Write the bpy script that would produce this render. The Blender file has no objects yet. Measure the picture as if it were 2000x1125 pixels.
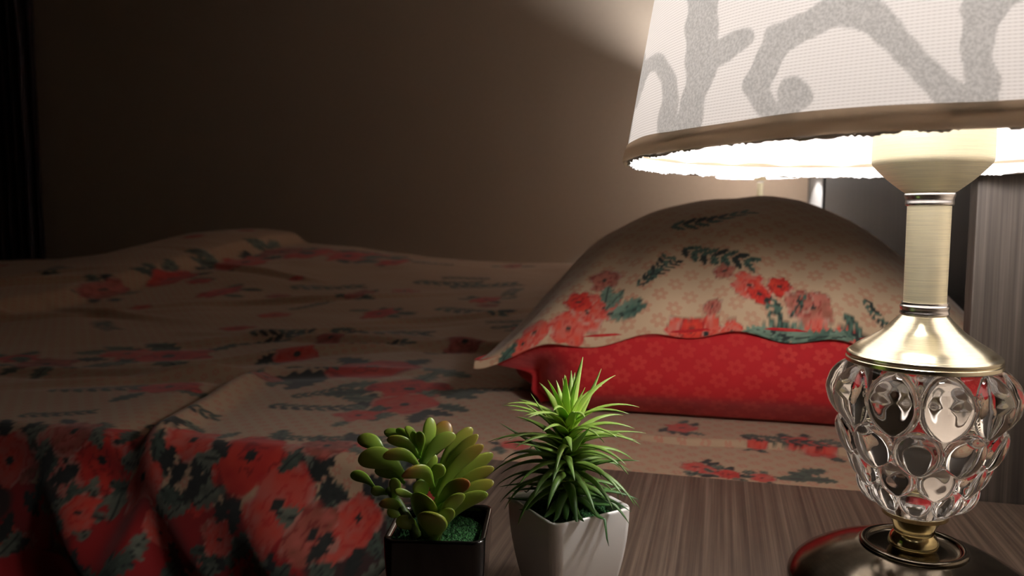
import bpy, bmesh, math, random
import numpy as np
from mathutils import Vector, Matrix
random.seed(7); rng = np.random.default_rng(7)
SC = bpy.context.scene; COL = SC.collection

# ------------------------------------------------------------------ camera
F = 1500.0; PITCH = math.atan(133.5 / F); YAW = math.atan(410 / F); CZ = 0.68
cd = bpy.data.cameras.new('camera'); cam = bpy.data.objects.new('camera', cd); COL.objects.link(cam)
cam.location = (0, 0, CZ); cam.rotation_euler = (math.pi / 2 - PITCH, 0, YAW)
cd.sensor_width = 36; cd.lens = 27; cd.clip_start = 0.01; cd.clip_end = 50
cd.dof.use_dof = True; cd.dof.focus_distance = 0.40; cd.dof.aperture_fstop = 13
SC.camera = cam
# ------------------------------------------------------------------ world and exposure
W = bpy.data.worlds.new('world'); SC.world = W; W.use_nodes = True
W.node_tree.nodes['Background'].inputs[0].default_value = (0.5, 0.42, 0.36, 1)
W.node_tree.nodes['Background'].inputs[1].default_value = 0.002
SC.view_settings.view_transform = 'Standard'; SC.view_settings.look = 'None'
SC.view_settings.gamma = 1; SC.view_settings.use_curve_mapping = False
SC.view_settings.exposure = 0.0
SC.cycles.max_bounces = 14; SC.cycles.transmission_bounces = 14; SC.cycles.diffuse_bounces = 6
SC.cycles.glossy_bounces = 8; SC.cycles.sample_clamp_indirect = 4.0
BULB = 135.0      # emission strength of the near lamp's bulb
FAR_BULB = 2150.0

# ------------------------------------------------------------------ picture geometry (only used to measure where things stand)
_fh = np.array([-math.sin(YAW), math.cos(YAW), 0.]); RT = np.array([math.cos(YAW), math.sin(YAW), 0.])
FW = _fh * math.cos(PITCH) + np.array([0, 0, -math.sin(PITCH)]); UP = _fh * math.sin(PITCH) + np.array([0, 0, math.cos(PITCH)])
C0 = np.array([0, 0, CZ])
def proj(P):
    d = np.asarray(P, float) - C0; z = d @ FW
    return np.stack([1000 + F * (d @ RT) / z, 562.5 - F * (d @ UP) / z], -1)
def ray(px, py): return FW + RT * (px - 1000) / F + UP * (562.5 - py) / F
def at(px, py, dep): return C0 + ray(px, py) * dep          # dep = distance along the view axis
def onz(px, py, z):
    r = ray(px, py); return C0 + r * (z - CZ) / r[2]

# ------------------------------------------------------------------ helpers
def srgb(r, g, b):
    f = lambda c: (c / 255 / 12.92) if c / 255 <= .04045 else ((c / 255 + .055) / 1.055) ** 2.4
    return (f(r), f(g), f(b), 1)
def mat(name, col=(.5, .5, .5, 1), rough=.5, metal=0., **kw):
    m = bpy.data.materials.new(name); m.use_nodes = True; p = m.node_tree.nodes['Principled BSDF']
    p.inputs['Base Color'].default_value = col; p.inputs['Roughness'].default_value = rough; p.inputs['Metallic'].default_value = metal
    for k, v in kw.items(): p.inputs[k.replace('_', ' ')].default_value = v
    return m, m.node_tree, p
def node(t, typ, **kw):
    n = t.nodes.new(typ)
    for k, v in kw.items():
        if k in n.inputs: n.inputs[k].default_value = v
        else: setattr(n, k, v)
    return n
def ramp(t, src, stops):
    r = t.nodes.new('ShaderNodeValToRGB'); t.links.new(src, r.inputs[0]); e = r.color_ramp.elements
    while len(e) < len(stops): e.new(.5)
    for i, (p, c) in enumerate(stops): e[i].position = p; e[i].color = c
    return r
def bump(t, p, src, strength, dist):
    b = node(t, 'ShaderNodeBump', Strength=strength, Distance=dist); t.links.new(src, b.inputs['Height']); t.links.new(b.outputs[0], p.inputs['Normal']); return b
def link(name, me, m, parent=None, smooth=True):
    o = bpy.data.objects.new(name, me); COL.objects.link(o)
    if m: me.materials.append(m)
    if smooth: me.polygons.foreach_set('use_smooth', [True] * len(me.polygons))
    if parent:
        o.parent = parent; off = Vector((0, 0, 0)); q = parent
        while q: off += q.location; q = q.parent
        me.transform(Matrix.Translation(-off))
    return o
def mesh(name, V, Fc, m, parent=None, smooth=True):
    me = bpy.data.meshes.new(name); me.from_pydata([tuple(v) for v in V], [], Fc); me.update()
    return link(name, me, m, parent, smooth)
def thing(name, label, cat, loc, group=None):
    o = bpy.data.objects.new(name, None); COL.objects.link(o); o.location = loc; o.empty_display_size = .05
    return tag(o, label, cat, group)
def tag(o, label, cat, group=None):
    o['label'] = label; o['category'] = cat
    if group: o['group'] = group
    return o
def box(name, lo, hi, m, parent=None, bev=0.0):
    bm = bmesh.new(); bmesh.ops.create_cube(bm, size=1)
    for v in bm.verts: v.co = Vector([lo[i] + (v.co[i] + .5) * (hi[i] - lo[i]) for i in range(3)])
    if bev: bmesh.ops.bevel(bm, geom=bm.edges[:], offset=bev, segments=3, affect='EDGES', profile=.6)
    me = bpy.data.meshes.new(name); bm.to_mesh(me); bm.free()
    return link(name, me, m, parent, smooth=False)
def struct(o): o['kind'] = 'structure'; return o
def grid(name, P, m, parent=None, closed_u=False, col=None, colname='pat'):
    # P (nv, nu, 3) -> mesh
    nv, nu = P.shape[:2]; idx = np.arange(nv * nu).reshape(nv, nu)
    if closed_u: nxt = np.roll(idx, -1, 1); a, b, c, d = idx[:-1], nxt[:-1], nxt[1:], idx[1:]
    else: a, b, c, d = idx[:-1, :-1], idx[:-1, 1:], idx[1:, 1:], idx[1:, :-1]
    Q = np.stack([a, b, c, d], -1).reshape(-1, 4).astype(np.int32)
    me = bpy.data.meshes.new(name); me.vertices.add(nv * nu); me.vertices.foreach_set('co', P.reshape(-1).astype(np.float32))
    me.loops.add(Q.size); me.loops.foreach_set('vertex_index', Q.reshape(-1))
    me.polygons.add(len(Q)); me.polygons.foreach_set('loop_start', np.arange(0, Q.size, 4, dtype=np.int32))
    me.update(calc_edges=True); me.validate()
    if col is not None:
        at_ = me.attributes.new(colname, 'FLOAT_COLOR', 'POINT'); at_.data.foreach_set('color', col.reshape(-1).astype(np.float32))
    return link(name, me, m, parent)
def lathe(name, prof, cx, cy, m, parent, n=128, cap=True):
    prof = list(prof)
    if cap: prof = [(1e-5, prof[0][1])] + prof + [(1e-5, prof[-1][1])]
    a = np.linspace(0, 2 * np.pi, n, endpoint=False)
    P = np.array([[(cx + r * math.cos(t), cy + r * math.sin(t), z) for t in a] for r, z in prof])
    o = grid(name, P, m, parent, closed_u=True)
    md = o.modifiers.new('edge', 'EDGE_SPLIT'); md.split_angle = math.radians(38)
    return o
def smooth_prof(pts, k=6):
    # Catmull-Rom through the profile points
    pts = [pts[0]] + list(pts) + [pts[-1]]; out = []
    for i in range(1, len(pts) - 2):
        p0, p1, p2, p3 = map(np.array, pts[i - 1:i + 3])
        for j in range(k):
            t = j / k; out.append(tuple(.5 * ((2 * p1) + (-p0 + p2) * t + (2 * p0 - 5 * p1 + 4 * p2 - p3) * t * t + (-p0 + 3 * p1 - 3 * p2 + p3) * t ** 3)))
    out.append(tuple(pts[-2])); return out
def sstep(a, b, x): t = np.clip((x - a) / (b - a), 0, 1); return t * t * (3 - 2 * t)

# value noise on numpy arrays
_T = rng.random((256, 256))
def vn(x, y):
    xi = np.floor(x).astype(int); yi = np.floor(y).astype(int); fx = x - xi; fy = y - yi
    fx = fx * fx * (3 - 2 * fx); fy = fy * fy * (3 - 2 * fy); g = lambda i, j: _T[i & 255, j & 255]
    return (g(xi, yi) * (1 - fx) + g(xi + 1, yi) * fx) * (1 - fy) + (g(xi, yi + 1) * (1 - fx) + g(xi + 1, yi + 1) * fx) * fy
def fbm(x, y, o=4): return sum(vn(x * 2 ** i + 17 * i, y * 2 ** i + 5 * i) / 2 ** i for i in range(o)) / (2 - 2 ** (1 - o))

# ------------------------------------------------------------------ materials
def streak_mat(name, dark, mid, light, axis, rough=.45, sc=1.0):
    m, t, p = mat(name, rough=rough)
    tc = node(t, 'ShaderNodeTexCoord'); mp = node(t, 'ShaderNodeMapping'); t.links.new(tc.outputs['Object'], mp.inputs[0])
    s = [420 * sc, 420 * sc, 420 * sc]; s['xyz'.index(axis)] = 5
    mp.inputs['Scale'].default_value = s
    n1 = node(t, 'ShaderNodeTexNoise', Scale=1.0, Detail=3.0); t.links.new(mp.outputs[0], n1.inputs[0])
    mp2 = node(t, 'ShaderNodeMapping'); t.links.new(tc.outputs['Object'], mp2.inputs[0])
    s2 = [90 * sc, 90 * sc, 90 * sc]; s2['xyz'.index(axis)] = 2; mp2.inputs['Scale'].default_value = s2
    n2 = node(t, 'ShaderNodeTexNoise', Scale=1.0, Detail=2.0); t.links.new(mp2.outputs[0], n2.inputs[0])
    mx = node(t, 'ShaderNodeMath', operation='MULTIPLY_ADD'); t.links.new(n1.outputs[0], mx.inputs[0]); mx.inputs[1].default_value = .65
    m3 = node(t, 'ShaderNodeMath', operation='MULTIPLY'); t.links.new(n2.outputs[0], m3.inputs[0]); m3.inputs[1].default_value = .35
    t.links.new(m3.outputs[0], mx.inputs[2])
    r = ramp(t, mx.outputs[0], [(.36, dark), (.5, mid), (.66, light)]); t.links.new(r.outputs[0], p.inputs['Base Color'])
    bump(t, p, mx.outputs[0], .25, .0004)
    return m
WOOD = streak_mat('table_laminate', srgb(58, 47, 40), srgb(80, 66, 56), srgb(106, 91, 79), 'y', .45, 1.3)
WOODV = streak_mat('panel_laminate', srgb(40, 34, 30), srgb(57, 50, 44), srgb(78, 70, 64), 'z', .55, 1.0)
def paint(name, c, v=.04):
    m, t, p = mat(name, c, .85); tc = node(t, 'ShaderNodeTexCoord'); n = node(t, 'ShaderNodeTexNoise', Scale=60.0, Detail=3.0); t.links.new(tc.outputs['Object'], n.inputs[0])
    r = ramp(t, n.outputs[0], [(.3, tuple(x * (1 - v) for x in c[:3]) + (1,)), (.7, c)]); t.links.new(r.outputs[0], p.inputs['Base Color']); bump(t, p, n.outputs[0], .1, .001); return m
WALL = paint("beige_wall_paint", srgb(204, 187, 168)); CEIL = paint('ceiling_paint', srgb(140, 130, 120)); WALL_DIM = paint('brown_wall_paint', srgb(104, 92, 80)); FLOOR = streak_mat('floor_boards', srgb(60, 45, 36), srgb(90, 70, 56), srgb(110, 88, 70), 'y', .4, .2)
DARKW = paint('dark_lacquer', srgb(22, 18, 18)); STRIP = paint('dimmed_strip_paint', srgb(58, 56, 54))
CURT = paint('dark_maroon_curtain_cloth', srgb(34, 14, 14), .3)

def brushed(name, c, rough, metal=1., axis='z', bs=.12, dirt=None):
    m, t, p = mat(name, c, rough, metal)
    tc = node(t, 'ShaderNodeTexCoord'); mp = node(t, 'ShaderNodeMapping'); t.links.new(tc.outputs['Object'], mp.inputs[0])
    s = [40, 40, 40]; s['xyz'.index(axis)] = 2600; mp.inputs['Scale'].default_value = s
    n = node(t, 'ShaderNodeTexNoise', Scale=1.0, Detail=2.0); t.links.new(mp.outputs[0], n.inputs[0])
    r = ramp(t, n.outputs[0], [(.3, tuple(x * .8 for x in c[:3]) + (1,)), (.65, c)])
    if dirt:
        n2 = node(t, 'ShaderNodeTexNoise', Scale=55.0, Detail=4.0); t.links.new(tc.outputs['Object'], n2.inputs[0])
        mx = node(t, 'ShaderNodeMix', data_type='RGBA'); rr = ramp(t, n2.outputs[0], [(.42, (0, 0, 0, 1)), (.62, (1, 1, 1, 1))])
        t.links.new(rr.outputs[0], mx.inputs[0]); t.links.new(r.outputs[0], mx.inputs[6]); mx.inputs[7].default_value = dirt; t.links.new(mx.outputs[2], p.inputs['Base Color'])
    else: t.links.new(r.outputs[0], p.inputs['Base Color'])
    bump(t, p, n.outputs[0], bs, .0003); return m
BRASS = brushed('brushed_brass', (.92, .87, .63, 1), .45, .55)
BRASS_CAP = brushed('polished_brass_cap', (.86, .80, .60, 1), .22, 1., bs=.05)
BRASS_DK = brushed('antique_brass', (.62, .52, .27, 1), .13, 1., bs=.03)
BRASS_BASE = brushed('tarnished_brass', (.20, .175, .135, 1), .17, 1., bs=.03, dirt=(.10, .085, .065, 1))
CHROME = brushed('silver_collar', (.88, .86, .84, 1), .24, 1., bs=.03)
GLASS, t, p = mat('clear_crystal', (1, 1, 1, 1), 0.0); p.inputs['Transmission Weight'].default_value = 1; p.inputs['IOR'].default_value = 1.5

# shade fabric
SHADE = bpy.data.materials.new('lamp_shade_fabric'); SHADE.use_nodes = True; t = SHADE.node_tree; t.nodes.clear()
out = node(t, 'ShaderNodeOutputMaterial'); at_n = node(t, 'ShaderNodeAttribute', attribute_name='pat')
sep = node(t, 'ShaderNodeSeparateColor'); t.links.new(at_n.outputs['Color'], sep.inputs[0])      # r = flock, g = angle coordinate, b = height coordinate
def mth(t, op, a, b=None, c=None):
    n = t.nodes.new('ShaderNodeMath'); n.operation = op
    for i, v in enumerate([a, b, c]):
        if v is None: continue
        if isinstance(v, (int, float)): n.inputs[i].default_value = v
        else: t.links.new(v, n.inputs[i])
    return n.outputs[0]
wa = mth(t, 'SINE', mth(t, 'MULTIPLY', sep.outputs[1], 2 * math.pi * 560)); wb = mth(t, 'SINE', mth(t, 'MULTIPLY', sep.outputs[2], 2 * math.pi * 150))
weave = mth(t, 'MULTIPLY_ADD', mth(t, 'MULTIPLY', wa, .3), wb, .3)
weave = mth(t, 'ADD', weave, mth(t, 'MULTIPLY', wb, .6))
tc = node(t, 'ShaderNodeTexCoord'); nf = node(t, 'ShaderNodeTexNoise', Scale=900.0, Detail=2.0); t.links.new(tc.outputs['Object'], nf.inputs[0])
cl = ramp(t, mth(t, 'MULTIPLY_ADD', weave, .5, .5), [(.1, srgb(205, 196, 188)), (.75, srgb(243, 236, 230))])
cf = ramp(t, nf.outputs[0], [(.35, srgb(196, 186, 176)), (.65, srgb(220, 211, 201))])
mixc = node(t, 'ShaderNodeMix', data_type='RGBA'); t.links.new(sep.outputs[0], mixc.inputs[0]); t.links.new(cl.outputs[0], mixc.inputs[6]); t.links.new(cf.outputs[0], mixc.inputs[7])
df = node(t, 'ShaderNodeBsdfDiffuse'); tr = node(t, 'ShaderNodeBsdfTranslucent'); t.links.new(mixc.outputs[2], df.inputs[0])
mixt = node(t, 'ShaderNodeMix', data_type='RGBA'); t.links.new(sep.outputs[0], mixt.inputs[0]); t.links.new(cl.outputs[0], mixt.inputs[6])
ctf = ramp(t, nf.outputs[0], [(.35, (.42, .40, .375, 1)), (.65, (.58, .55, .52, 1))]); t.links.new(ctf.outputs[0], mixt.inputs[7]); t.links.new(mixt.outputs[2], tr.inputs[0])
ms = node(t, 'ShaderNodeMixShader', Fac=.175); t.links.new(df.outputs[0], ms.inputs[1]); t.links.new(tr.outputs[0], ms.inputs[2]); t.links.new(ms.outputs[0], out.inputs[0])
HEM = paint('hem_tape', srgb(196, 184, 168), .2); t = HEM.node_tree; pb = t.nodes['Principled BSDF']; trn = node(t, 'ShaderNodeBsdfTranslucent', Color=srgb(215, 203, 188)); mh = node(t, 'ShaderNodeMixShader', Fac=.85)
t.links.new(pb.outputs[0], mh.inputs[1]); t.links.new(trn.outputs[0], mh.inputs[2]); t.links.new(mh.outputs[0], t.nodes['Material Output'].inputs[0]); LINING, t, p = mat('frayed_white_lining', (.85, .84, .85, 1), .9)

def bulb_mat(name, s):
    m, t, p = mat(name, (1, 1, 1, 1)); p.inputs['Emission Color'].default_value = (1.0, .965, .95, 1); p.inputs['Emission Strength'].default_value = s; return m
BM, BMF = bulb_mat('lit_bulb', BULB), bulb_mat('lit_bulb_far', FAR_BULB)

# printed cloth: vertex pattern (rgb, alpha) over a procedural small motif
def cloth(name, base, motif, scale, msize=.22, strength=.55):
    m, t, p = mat(name, base, .85); p.inputs['Sheen Weight'].default_value = .15
    a = node(t, 'ShaderNodeAttribute', attribute_name='pat'); uv = node(t, 'ShaderNodeAttribute', attribute_name='cuv')
    vs = t.nodes.new('ShaderNodeVectorMath'); vs.operation = 'SCALE'; t.links.new(uv.outputs['Vector'], vs.inputs[0]); vs.inputs['Scale'].default_value = scale
    rot = node(t, 'ShaderNodeMapping'); rot.inputs['Rotation'].default_value = (0, 0, math.radians(45)); t.links.new(vs.outputs[0], rot.inputs[0])
    fr = t.nodes.new('ShaderNodeVectorMath'); fr.operation = 'FRACTION'; t.links.new(rot.outputs[0], fr.inputs[0])
    sb = t.nodes.new('ShaderNodeVectorMath'); sb.operation = 'SUBTRACT'; t.links.new(fr.outputs[0], sb.inputs[0]); sb.inputs[1].default_value = (.5, .5, 0)
    sp = node(t, 'ShaderNodeSeparateXYZ'); t.links.new(sb.outputs[0], sp.inputs[0])
    r = mth(t, 'SQRT', mth(t, 'ADD', mth(t, 'MULTIPLY', sp.outputs[0], sp.outputs[0]), mth(t, 'MULTIPLY', sp.outputs[1], sp.outputs[1])))
    th = mth(t, 'ARCTAN2', sp.outputs[1], sp.outputs[0])
    pet = mth(t, 'MULTIPLY_ADD', mth(t, 'ABSOLUTE', mth(t, 'COSINE', mth(t, 'MULTIPLY', th, 3))), .5, .6)
    q = mth(t, 'DIVIDE', r, mth(t, 'MULTIPLY', pet, msize + .12))
    ring = mth(t, 'SMOOTHSTEP' if False else 'LESS_THAN', q, 1.0)
    cen = mth(t, 'GREATER_THAN', q, .35); mk = mth(t, 'MULTIPLY', mth(t, 'MULTIPLY', ring, cen), strength)
    n = node(t, 'ShaderNodeTexNoise', Scale=9.0, Detail=2.0); t.links.new(uv.outputs['Vector'], n.inputs[0])
    mk = mth(t, 'MULTIPLY', mk, mth(t, 'MULTIPLY_ADD', n.outputs[0], 1.2, .25))
    m1 = node(t, 'ShaderNodeMix', data_type='RGBA'); t.links.new(mk, m1.inputs[0]); m1.inputs[6].default_value = base; m1.inputs[7].default_value = motif
    m2 = node(t, 'ShaderNodeMix', data_type='RGBA'); t.links.new(a.outputs['Alpha'], m2.inputs[0]); t.links.new(m1.outputs[2], m2.inputs[6]); t.links.new(a.outputs['Color'], m2.inputs[7])
    t.links.new(m2.outputs[2], p.inputs['Base Color'])
    w = node(t, 'ShaderNodeTexNoise', Scale=700.0, Detail=1.0); t.links.new(uv.outputs['Vector'], w.inputs[0]); bump(t, p, w.outputs[0], .15, .0006)
    return m
QUILT = cloth('floral_quilt_cloth', srgb(172, 142, 114), srgb(176, 92, 76), 62, .2, .48)
PCASE = cloth('floral_pillow_cloth', srgb(196, 166, 134), srgb(182, 98, 72), 44, .24, .40)
PRED = cloth('red_pillow_cloth', srgb(178, 16, 24), srgb(206, 66, 54), 42, .26, .42)

RED1, RED2, PINK, CREAM = srgb(190, 30, 26)[:3], srgb(216, 66, 42)[:3], srgb(196, 112, 96)[:3], srgb(190, 168, 150)[:3]
TEAL, TEAL2, DKG, BROWN, DRED = srgb(70, 96, 82)[:3], srgb(104, 126, 108)[:3], srgb(34, 44, 40)[:3], srgb(140, 84, 62)[:3], srgb(128, 10, 14)[:3]
class Pat:
    def __init__(s, U, V):
        s.U, s.V = U, V; s.c = np.zeros(U.shape + (4,))
    def put(s, sel, col, a):
        c = s.c[sel]; col = np.broadcast_to(np.asarray(col, float), c[:, :3].shape); a = a[:, None]
        al = c[:, 3:4]; na = a + al * (1 - a)
        s.c[sel] = np.concatenate([(col * a + c[:, :3] * al * (1 - a)) / np.maximum(na, 1e-6), na], 1)
    def near(s, u, v, r):
        sel = np.where((np.abs(s.U - u) < r) & (np.abs(s.V - v) < r)); return sel, s.U[sel] - u, s.V[sel] - v
    def flower(s, u, v, r, kind=0, sv=1.):
        ph = random.random() * 6; sel, x, y = s.near(u, v, r * 1.3 * sv); y = y / sv
        if len(x) == 0: return
        q = np.hypot(x, y) / r; th = np.arctan2(y, x) + ph
        edge = .72 + .16 * np.abs(np.cos(2.5 * th)) + .3 * (vn(x / r * 3 + 50 + ph * 9, y / r * 3 + 9) - .4)
        a = sstep(0, .08, edge - q)
        n = vn(th * 3 + 40, q * 4 + ph * 7); n2 = vn(x / r * 5 + 80, y / r * 5 + ph * 11)
        base, hi, dk = {0: (RED1, RED2, DRED), 1: (RED2, PINK, RED1), 2: (BROWN, PINK, DRED), 3: (PINK, CREAM, RED1)}[kind]
        ring = np.abs(np.sin(q * 7 + 2.5 * n))
        col = np.array(base) * (1 - n2[:, None]) + np.array(hi) * n2[:, None]
        k = (ring < .3)[:, None] * .65; col = col * (1 - k) + np.array(dk) * k
        k = sstep(.72, .95, q / edge)[:, None] * (n > .55)[:, None] * .6; col = col * (1 - k) + np.array(CREAM) * k
        k = (q < .13)[:, None]; col = np.where(k, np.array(DKG), col)
        s.put(sel, col, a)
    def leaf(s, u, v, L, w, ang, col=TEAL):
        sel, x, y = s.near(u, v, L); ca, sa = math.cos(ang), math.sin(ang); a = x * ca + y * sa; b = -x * sa + y * ca
        tt = a / L + .5; wd = w * np.sin(np.clip(tt, 0, 1) * np.pi) ** .7 * (1 + .25 * np.sin(tt * 30))
        m = sstep(0, .15 * w, wd - np.abs(b)) * ((tt > 0) & (tt < 1)); sh = vn(x / L * 8 + 3, y / L * 8)
        c = np.array(col) * (.6 + .8 * sh[:, None]); c = np.where((np.abs(b) < .09 * w)[:, None], np.array(DKG), c); s.put(sel, c, m)
    def leaves(s, u, v, r, n=4, L=None, cols=(TEAL, TEAL2, DKG)):
        for i in range(n):
            a = random.random() * 6.28; rr = r * (.9 + .4 * random.random()); l = L or r * 1.1
            s.leaf(u + rr * math.cos(a), v + rr * math.sin(a), l, l * .24, a + random.uniform(-.6, .6), random.choice(cols))
    def sprig(s, u, v, L, ang, bend=.5, w=.3):
        n = 7
        for i in range(n):
            a = ang + bend * (i / n - .5); u += L / n * math.cos(a); v += L / n * math.sin(a)
            for sg in (-1, 1): s.leaf(u + sg * .2 * L / 3 * -math.sin(a), v + sg * .2 * L / 3 * math.cos(a), L * .23, L * .23 * w * .7, a + sg * .7, random.choice((TEAL, TEAL, DKG)))

# ------------------------------------------------------------------ room
struct(box('wall_back', (-3.9, 3.30, 0), (.5, 3.36, 2.5), WALL)); struct(box('wall_right', (.345, -1.3, 0), (.42, 3.30, 2.5), WALL))
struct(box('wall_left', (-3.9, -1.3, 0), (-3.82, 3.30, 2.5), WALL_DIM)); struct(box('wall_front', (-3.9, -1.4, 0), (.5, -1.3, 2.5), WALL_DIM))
struct(box('floor', (-3.9, -1.4, -.05), (.5, 3.36, 0), FLOOR)); struct(box('ceiling', (-3.9, -1.4, 2.5), (.5, 3.36, 2.55), CEIL))
struct(box('wall_strip_cover', (.329, 2.66, 0), (.3445, 3.265, 2.3), STRIP, bev=.002))  # grey board added over the wall strip to curb the far lamp's brightness
struct(box('trim_1', (.327, 3.275, 0), (.345, 3.30, 2.5), DARKW))
# dark curtain in the left corner
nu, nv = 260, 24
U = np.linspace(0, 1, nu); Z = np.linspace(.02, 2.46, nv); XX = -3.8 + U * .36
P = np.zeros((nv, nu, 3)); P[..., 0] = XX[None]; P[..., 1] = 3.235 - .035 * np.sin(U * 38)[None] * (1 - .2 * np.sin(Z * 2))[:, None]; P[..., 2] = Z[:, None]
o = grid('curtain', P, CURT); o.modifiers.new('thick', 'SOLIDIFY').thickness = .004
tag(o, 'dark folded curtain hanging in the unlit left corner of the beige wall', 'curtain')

# ------------------------------------------------------------------ nightstand (near)
T = CZ - .203
def nightstand(x0, x1, y0, y1, top, label, face=True):
    t_ = thing('nightstand', label, 'nightstand', ((x0 + x1) / 2, (y0 + y1) / 2, 0))
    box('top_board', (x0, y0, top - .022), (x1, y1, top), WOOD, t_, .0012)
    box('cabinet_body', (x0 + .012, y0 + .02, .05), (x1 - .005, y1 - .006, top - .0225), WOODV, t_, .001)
    box('plinth', (x0 + .02, y0 + .03, 0), (x1 - .01, y1 - .02, .0495), DARKW, t_)
    for k in range(2):
        za = .06 + k * (top - .09) / 2; zb = za + (top - .09) / 2 - .006
        d = box('drawer', (x0 - .006, y0 + .025, za), (x0 + .0115, y1 - .012, zb), WOODV, t_, .0012)
        h = lathe('knob', [(.004, 0), (.005, .012), (.009, .016), (.009, .02), (.006, .023)], 0, 0, CHROME, None, 32)
        h.data.transform(Matrix.Rotation(-math.pi / 2, 4, 'Y'))
        h.data.transform(Matrix.Translation((x0 - .006, (y0 + y1) / 2, (za + zb) / 2)))
        h.data.transform(Matrix.Translation(-t_.location)); h.parent = d
    return t_
nightstand(-.186, .335, .13, .611, T, 'dark brown wood-grain nightstand top under the near lamp and both potted plants')
nightstand(-.10, .33, 2.80, 3.27, T + .1283, 'nightstand carrying the small distant lamp on the far side of the bed')

# ------------------------------------------------------------------ headboard
hb = thing('headboard', 'dark grey-brown wood-grain headboard panel with side board behind the near lamp', 'headboard', (.32, 1.6, 0))
WOOD_SHADED = streak_mat('shaded_panel_laminate', srgb(20, 17, 17), srgb(30, 26, 26), srgb(44, 39, 38), 'z', .6, 1.0)  # headboard laminate again, darkened to carry the shade of the recess
WOOD_SHADED.node_tree.nodes['Principled BSDF'].inputs['Specular IOR Level'].default_value = .12
box('back_panel', (.305, .632, 0), (.343, 2.58, 1.15), WOOD_SHADED, hb, .001)
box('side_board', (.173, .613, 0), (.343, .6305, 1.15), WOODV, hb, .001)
box('end_trim', (.300, 2.581, 0), (.343, 2.605, 1.15), DARKW, hb, .001)

# ------------------------------------------------------------------ bed
ZB = CZ - .219
bed = thing('bed', 'wide bed under the floral bedspread beside the near nightstand', 'bed', (-1.3, 1.65, 0))
box('mattress', (-3.05, .665, .20), (.295, 2.56, ZB - .020), paint('mattress_ticking', srgb(190, 60, 55)), bed, .02)
box('bed_frame', (-3.08, .665, .03), (.299, 2.58, .1995), DARKW, bed, .004)

# bedspread: top surface, near drape and far drape in one sheet
xs = np.concatenate([np.arange(-3.12, -1.0, .007), np.arange(-1.0, .2975, .0022)])
ys = np.concatenate([np.arange(.650, 1.25, .0026), np.arange(1.25, 2.60, .006)])
far_x = np.array([-3.3, -2.99, -2.5, -2.2, -1.87, -1.3, -1.05, -.71, -.35, .3]); far_z = np.array([.495, .498, .52, .565, .612, .578, .548, .531, .523, .515])
A = onz(0, 618, .475)[:2]; B = onz(640, 530, .475)[:2]; AB = (B - A) / np.linalg.norm(B - A)
def top_z(X, Y):
    z = ZB + .0 * X
    fz = np.interp(X, far_x, far_z) - ZB
    z = z + fz * sstep(.9, 2.6, Y) ** 1.6
    d = -( (X - A[0]) * AB[1] - (Y - A[1]) * AB[0])             # beyond the rolled edge
    z = z + .058 * sstep(-.01, .07, d) * sstep(-1.05, -1.9, X) * (1 - .95 * sstep(.08, .6, d))
    z = z + .013 * (fbm(X * 2.3 + 11, Y * 3.1 + 3, 4) - .5) * sstep(.62, .9, Y) * sstep(.0, -.3, X) * 2.0
    # soft fold that runs from the near edge up to the right
    p0 = onz(300, 862, ZB)[:2]; p1 = onz(505, 738, ZB)[:2]; dd = (p1 - p0) / np.linalg.norm(p1 - p0)
    s_ = (X - p0[0]) * dd[0] + (Y - p0[1]) * dd[1]; n_ = (X - p0[0]) * dd[1] - (Y - p0[1]) * dd[0]
    z = z + .016 * np.exp(-(n_ / .018) ** 2) * sstep(-.06, .03, s_) * (1 - sstep(.25, .42, s_))
    z = z - .010 * np.exp(-((n_ + .035) / .022) ** 2) * sstep(-.06, .03, s_) * (1 - sstep(.25, .42, s_))
    for k in range(14):      # small random creases
        cx, cy_, an, ln = -.25 - 1.7 * _T[k, 3], .8 + 1.4 * _T[k, 9], _T[k, 5] * 1.2 - .3, .12 + .25 * _T[k, 7]
        a = (X - cx) * math.cos(an) + (Y - cy_) * math.sin(an); b = -(X - cx) * math.sin(an) + (Y - cy_) * math.cos(an)
        z = z + .009 * np.exp(-(a / ln) ** 2 - (b / .02) ** 2) - .005 * np.exp(-(a / ln) ** 2 - ((b + .035) / .02) ** 2)
    # overlapped sheet edge on the pillow side
    q0 = onz(1290, 852, ZB); q1 = onz(1660, 876, ZB); yl = q0[1] + (X - q0[0]) * (q1[1] - q0[1]) / (q1[0] - q0[0]) + .003 * np.sin(X * 40)
    z = z - .006 * (1 - sstep(-.0015, .0015, Y - yl)) * sstep(-.16, -.03, X)
    return z
nd = 130; drop = np.linspace(0, 1, nd)
rows = []; Vco = []
XG = xs[None]
# near drape rows (bottom to top)
def drape(s):      # s: distance below the rim of the bed (m)
    e = .016; ang = np.minimum(s / e, math.pi / 2); dy = e * np.sin(ang); dz = e * (1 - np.cos(ang)) + np.maximum(s - e * math.pi / 2, 0)
    X = xs; ls = sstep(-.19, -.30, X)
    g = sstep(.0, .12, np.full_like(X, s)); sk = X - s * .95
    fold = .5 + .5 * np.sin(sk * 30 + 3 * vn(X * 5 + 2, X * 0 + s * 3) + 1.1); fold2 = vn(sk * 14 + 30, X * 0 + s * 4 + 7)
    out_ = ls * g * (.004 + .036 * fold ** 1.5 + .03 * fold2 + .10 * s)
    return np.stack([X + ls * g * .0, .650 - dy - out_ - (1 - ls) * 0, top_z(X, np.full_like(X, .650)) - dz], 1)
for s in np.linspace(.36, .0028, nd): rows.append(drape(s)); Vco.append(np.full(len(xs), .650 - s))
for y in ys: rows.append(np.stack([xs, np.full_like(xs, y), top_z(xs, np.full_like(xs, y))], 1)); Vco.append(np.full(len(xs), y))
yl_ = ys[-1]
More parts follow.
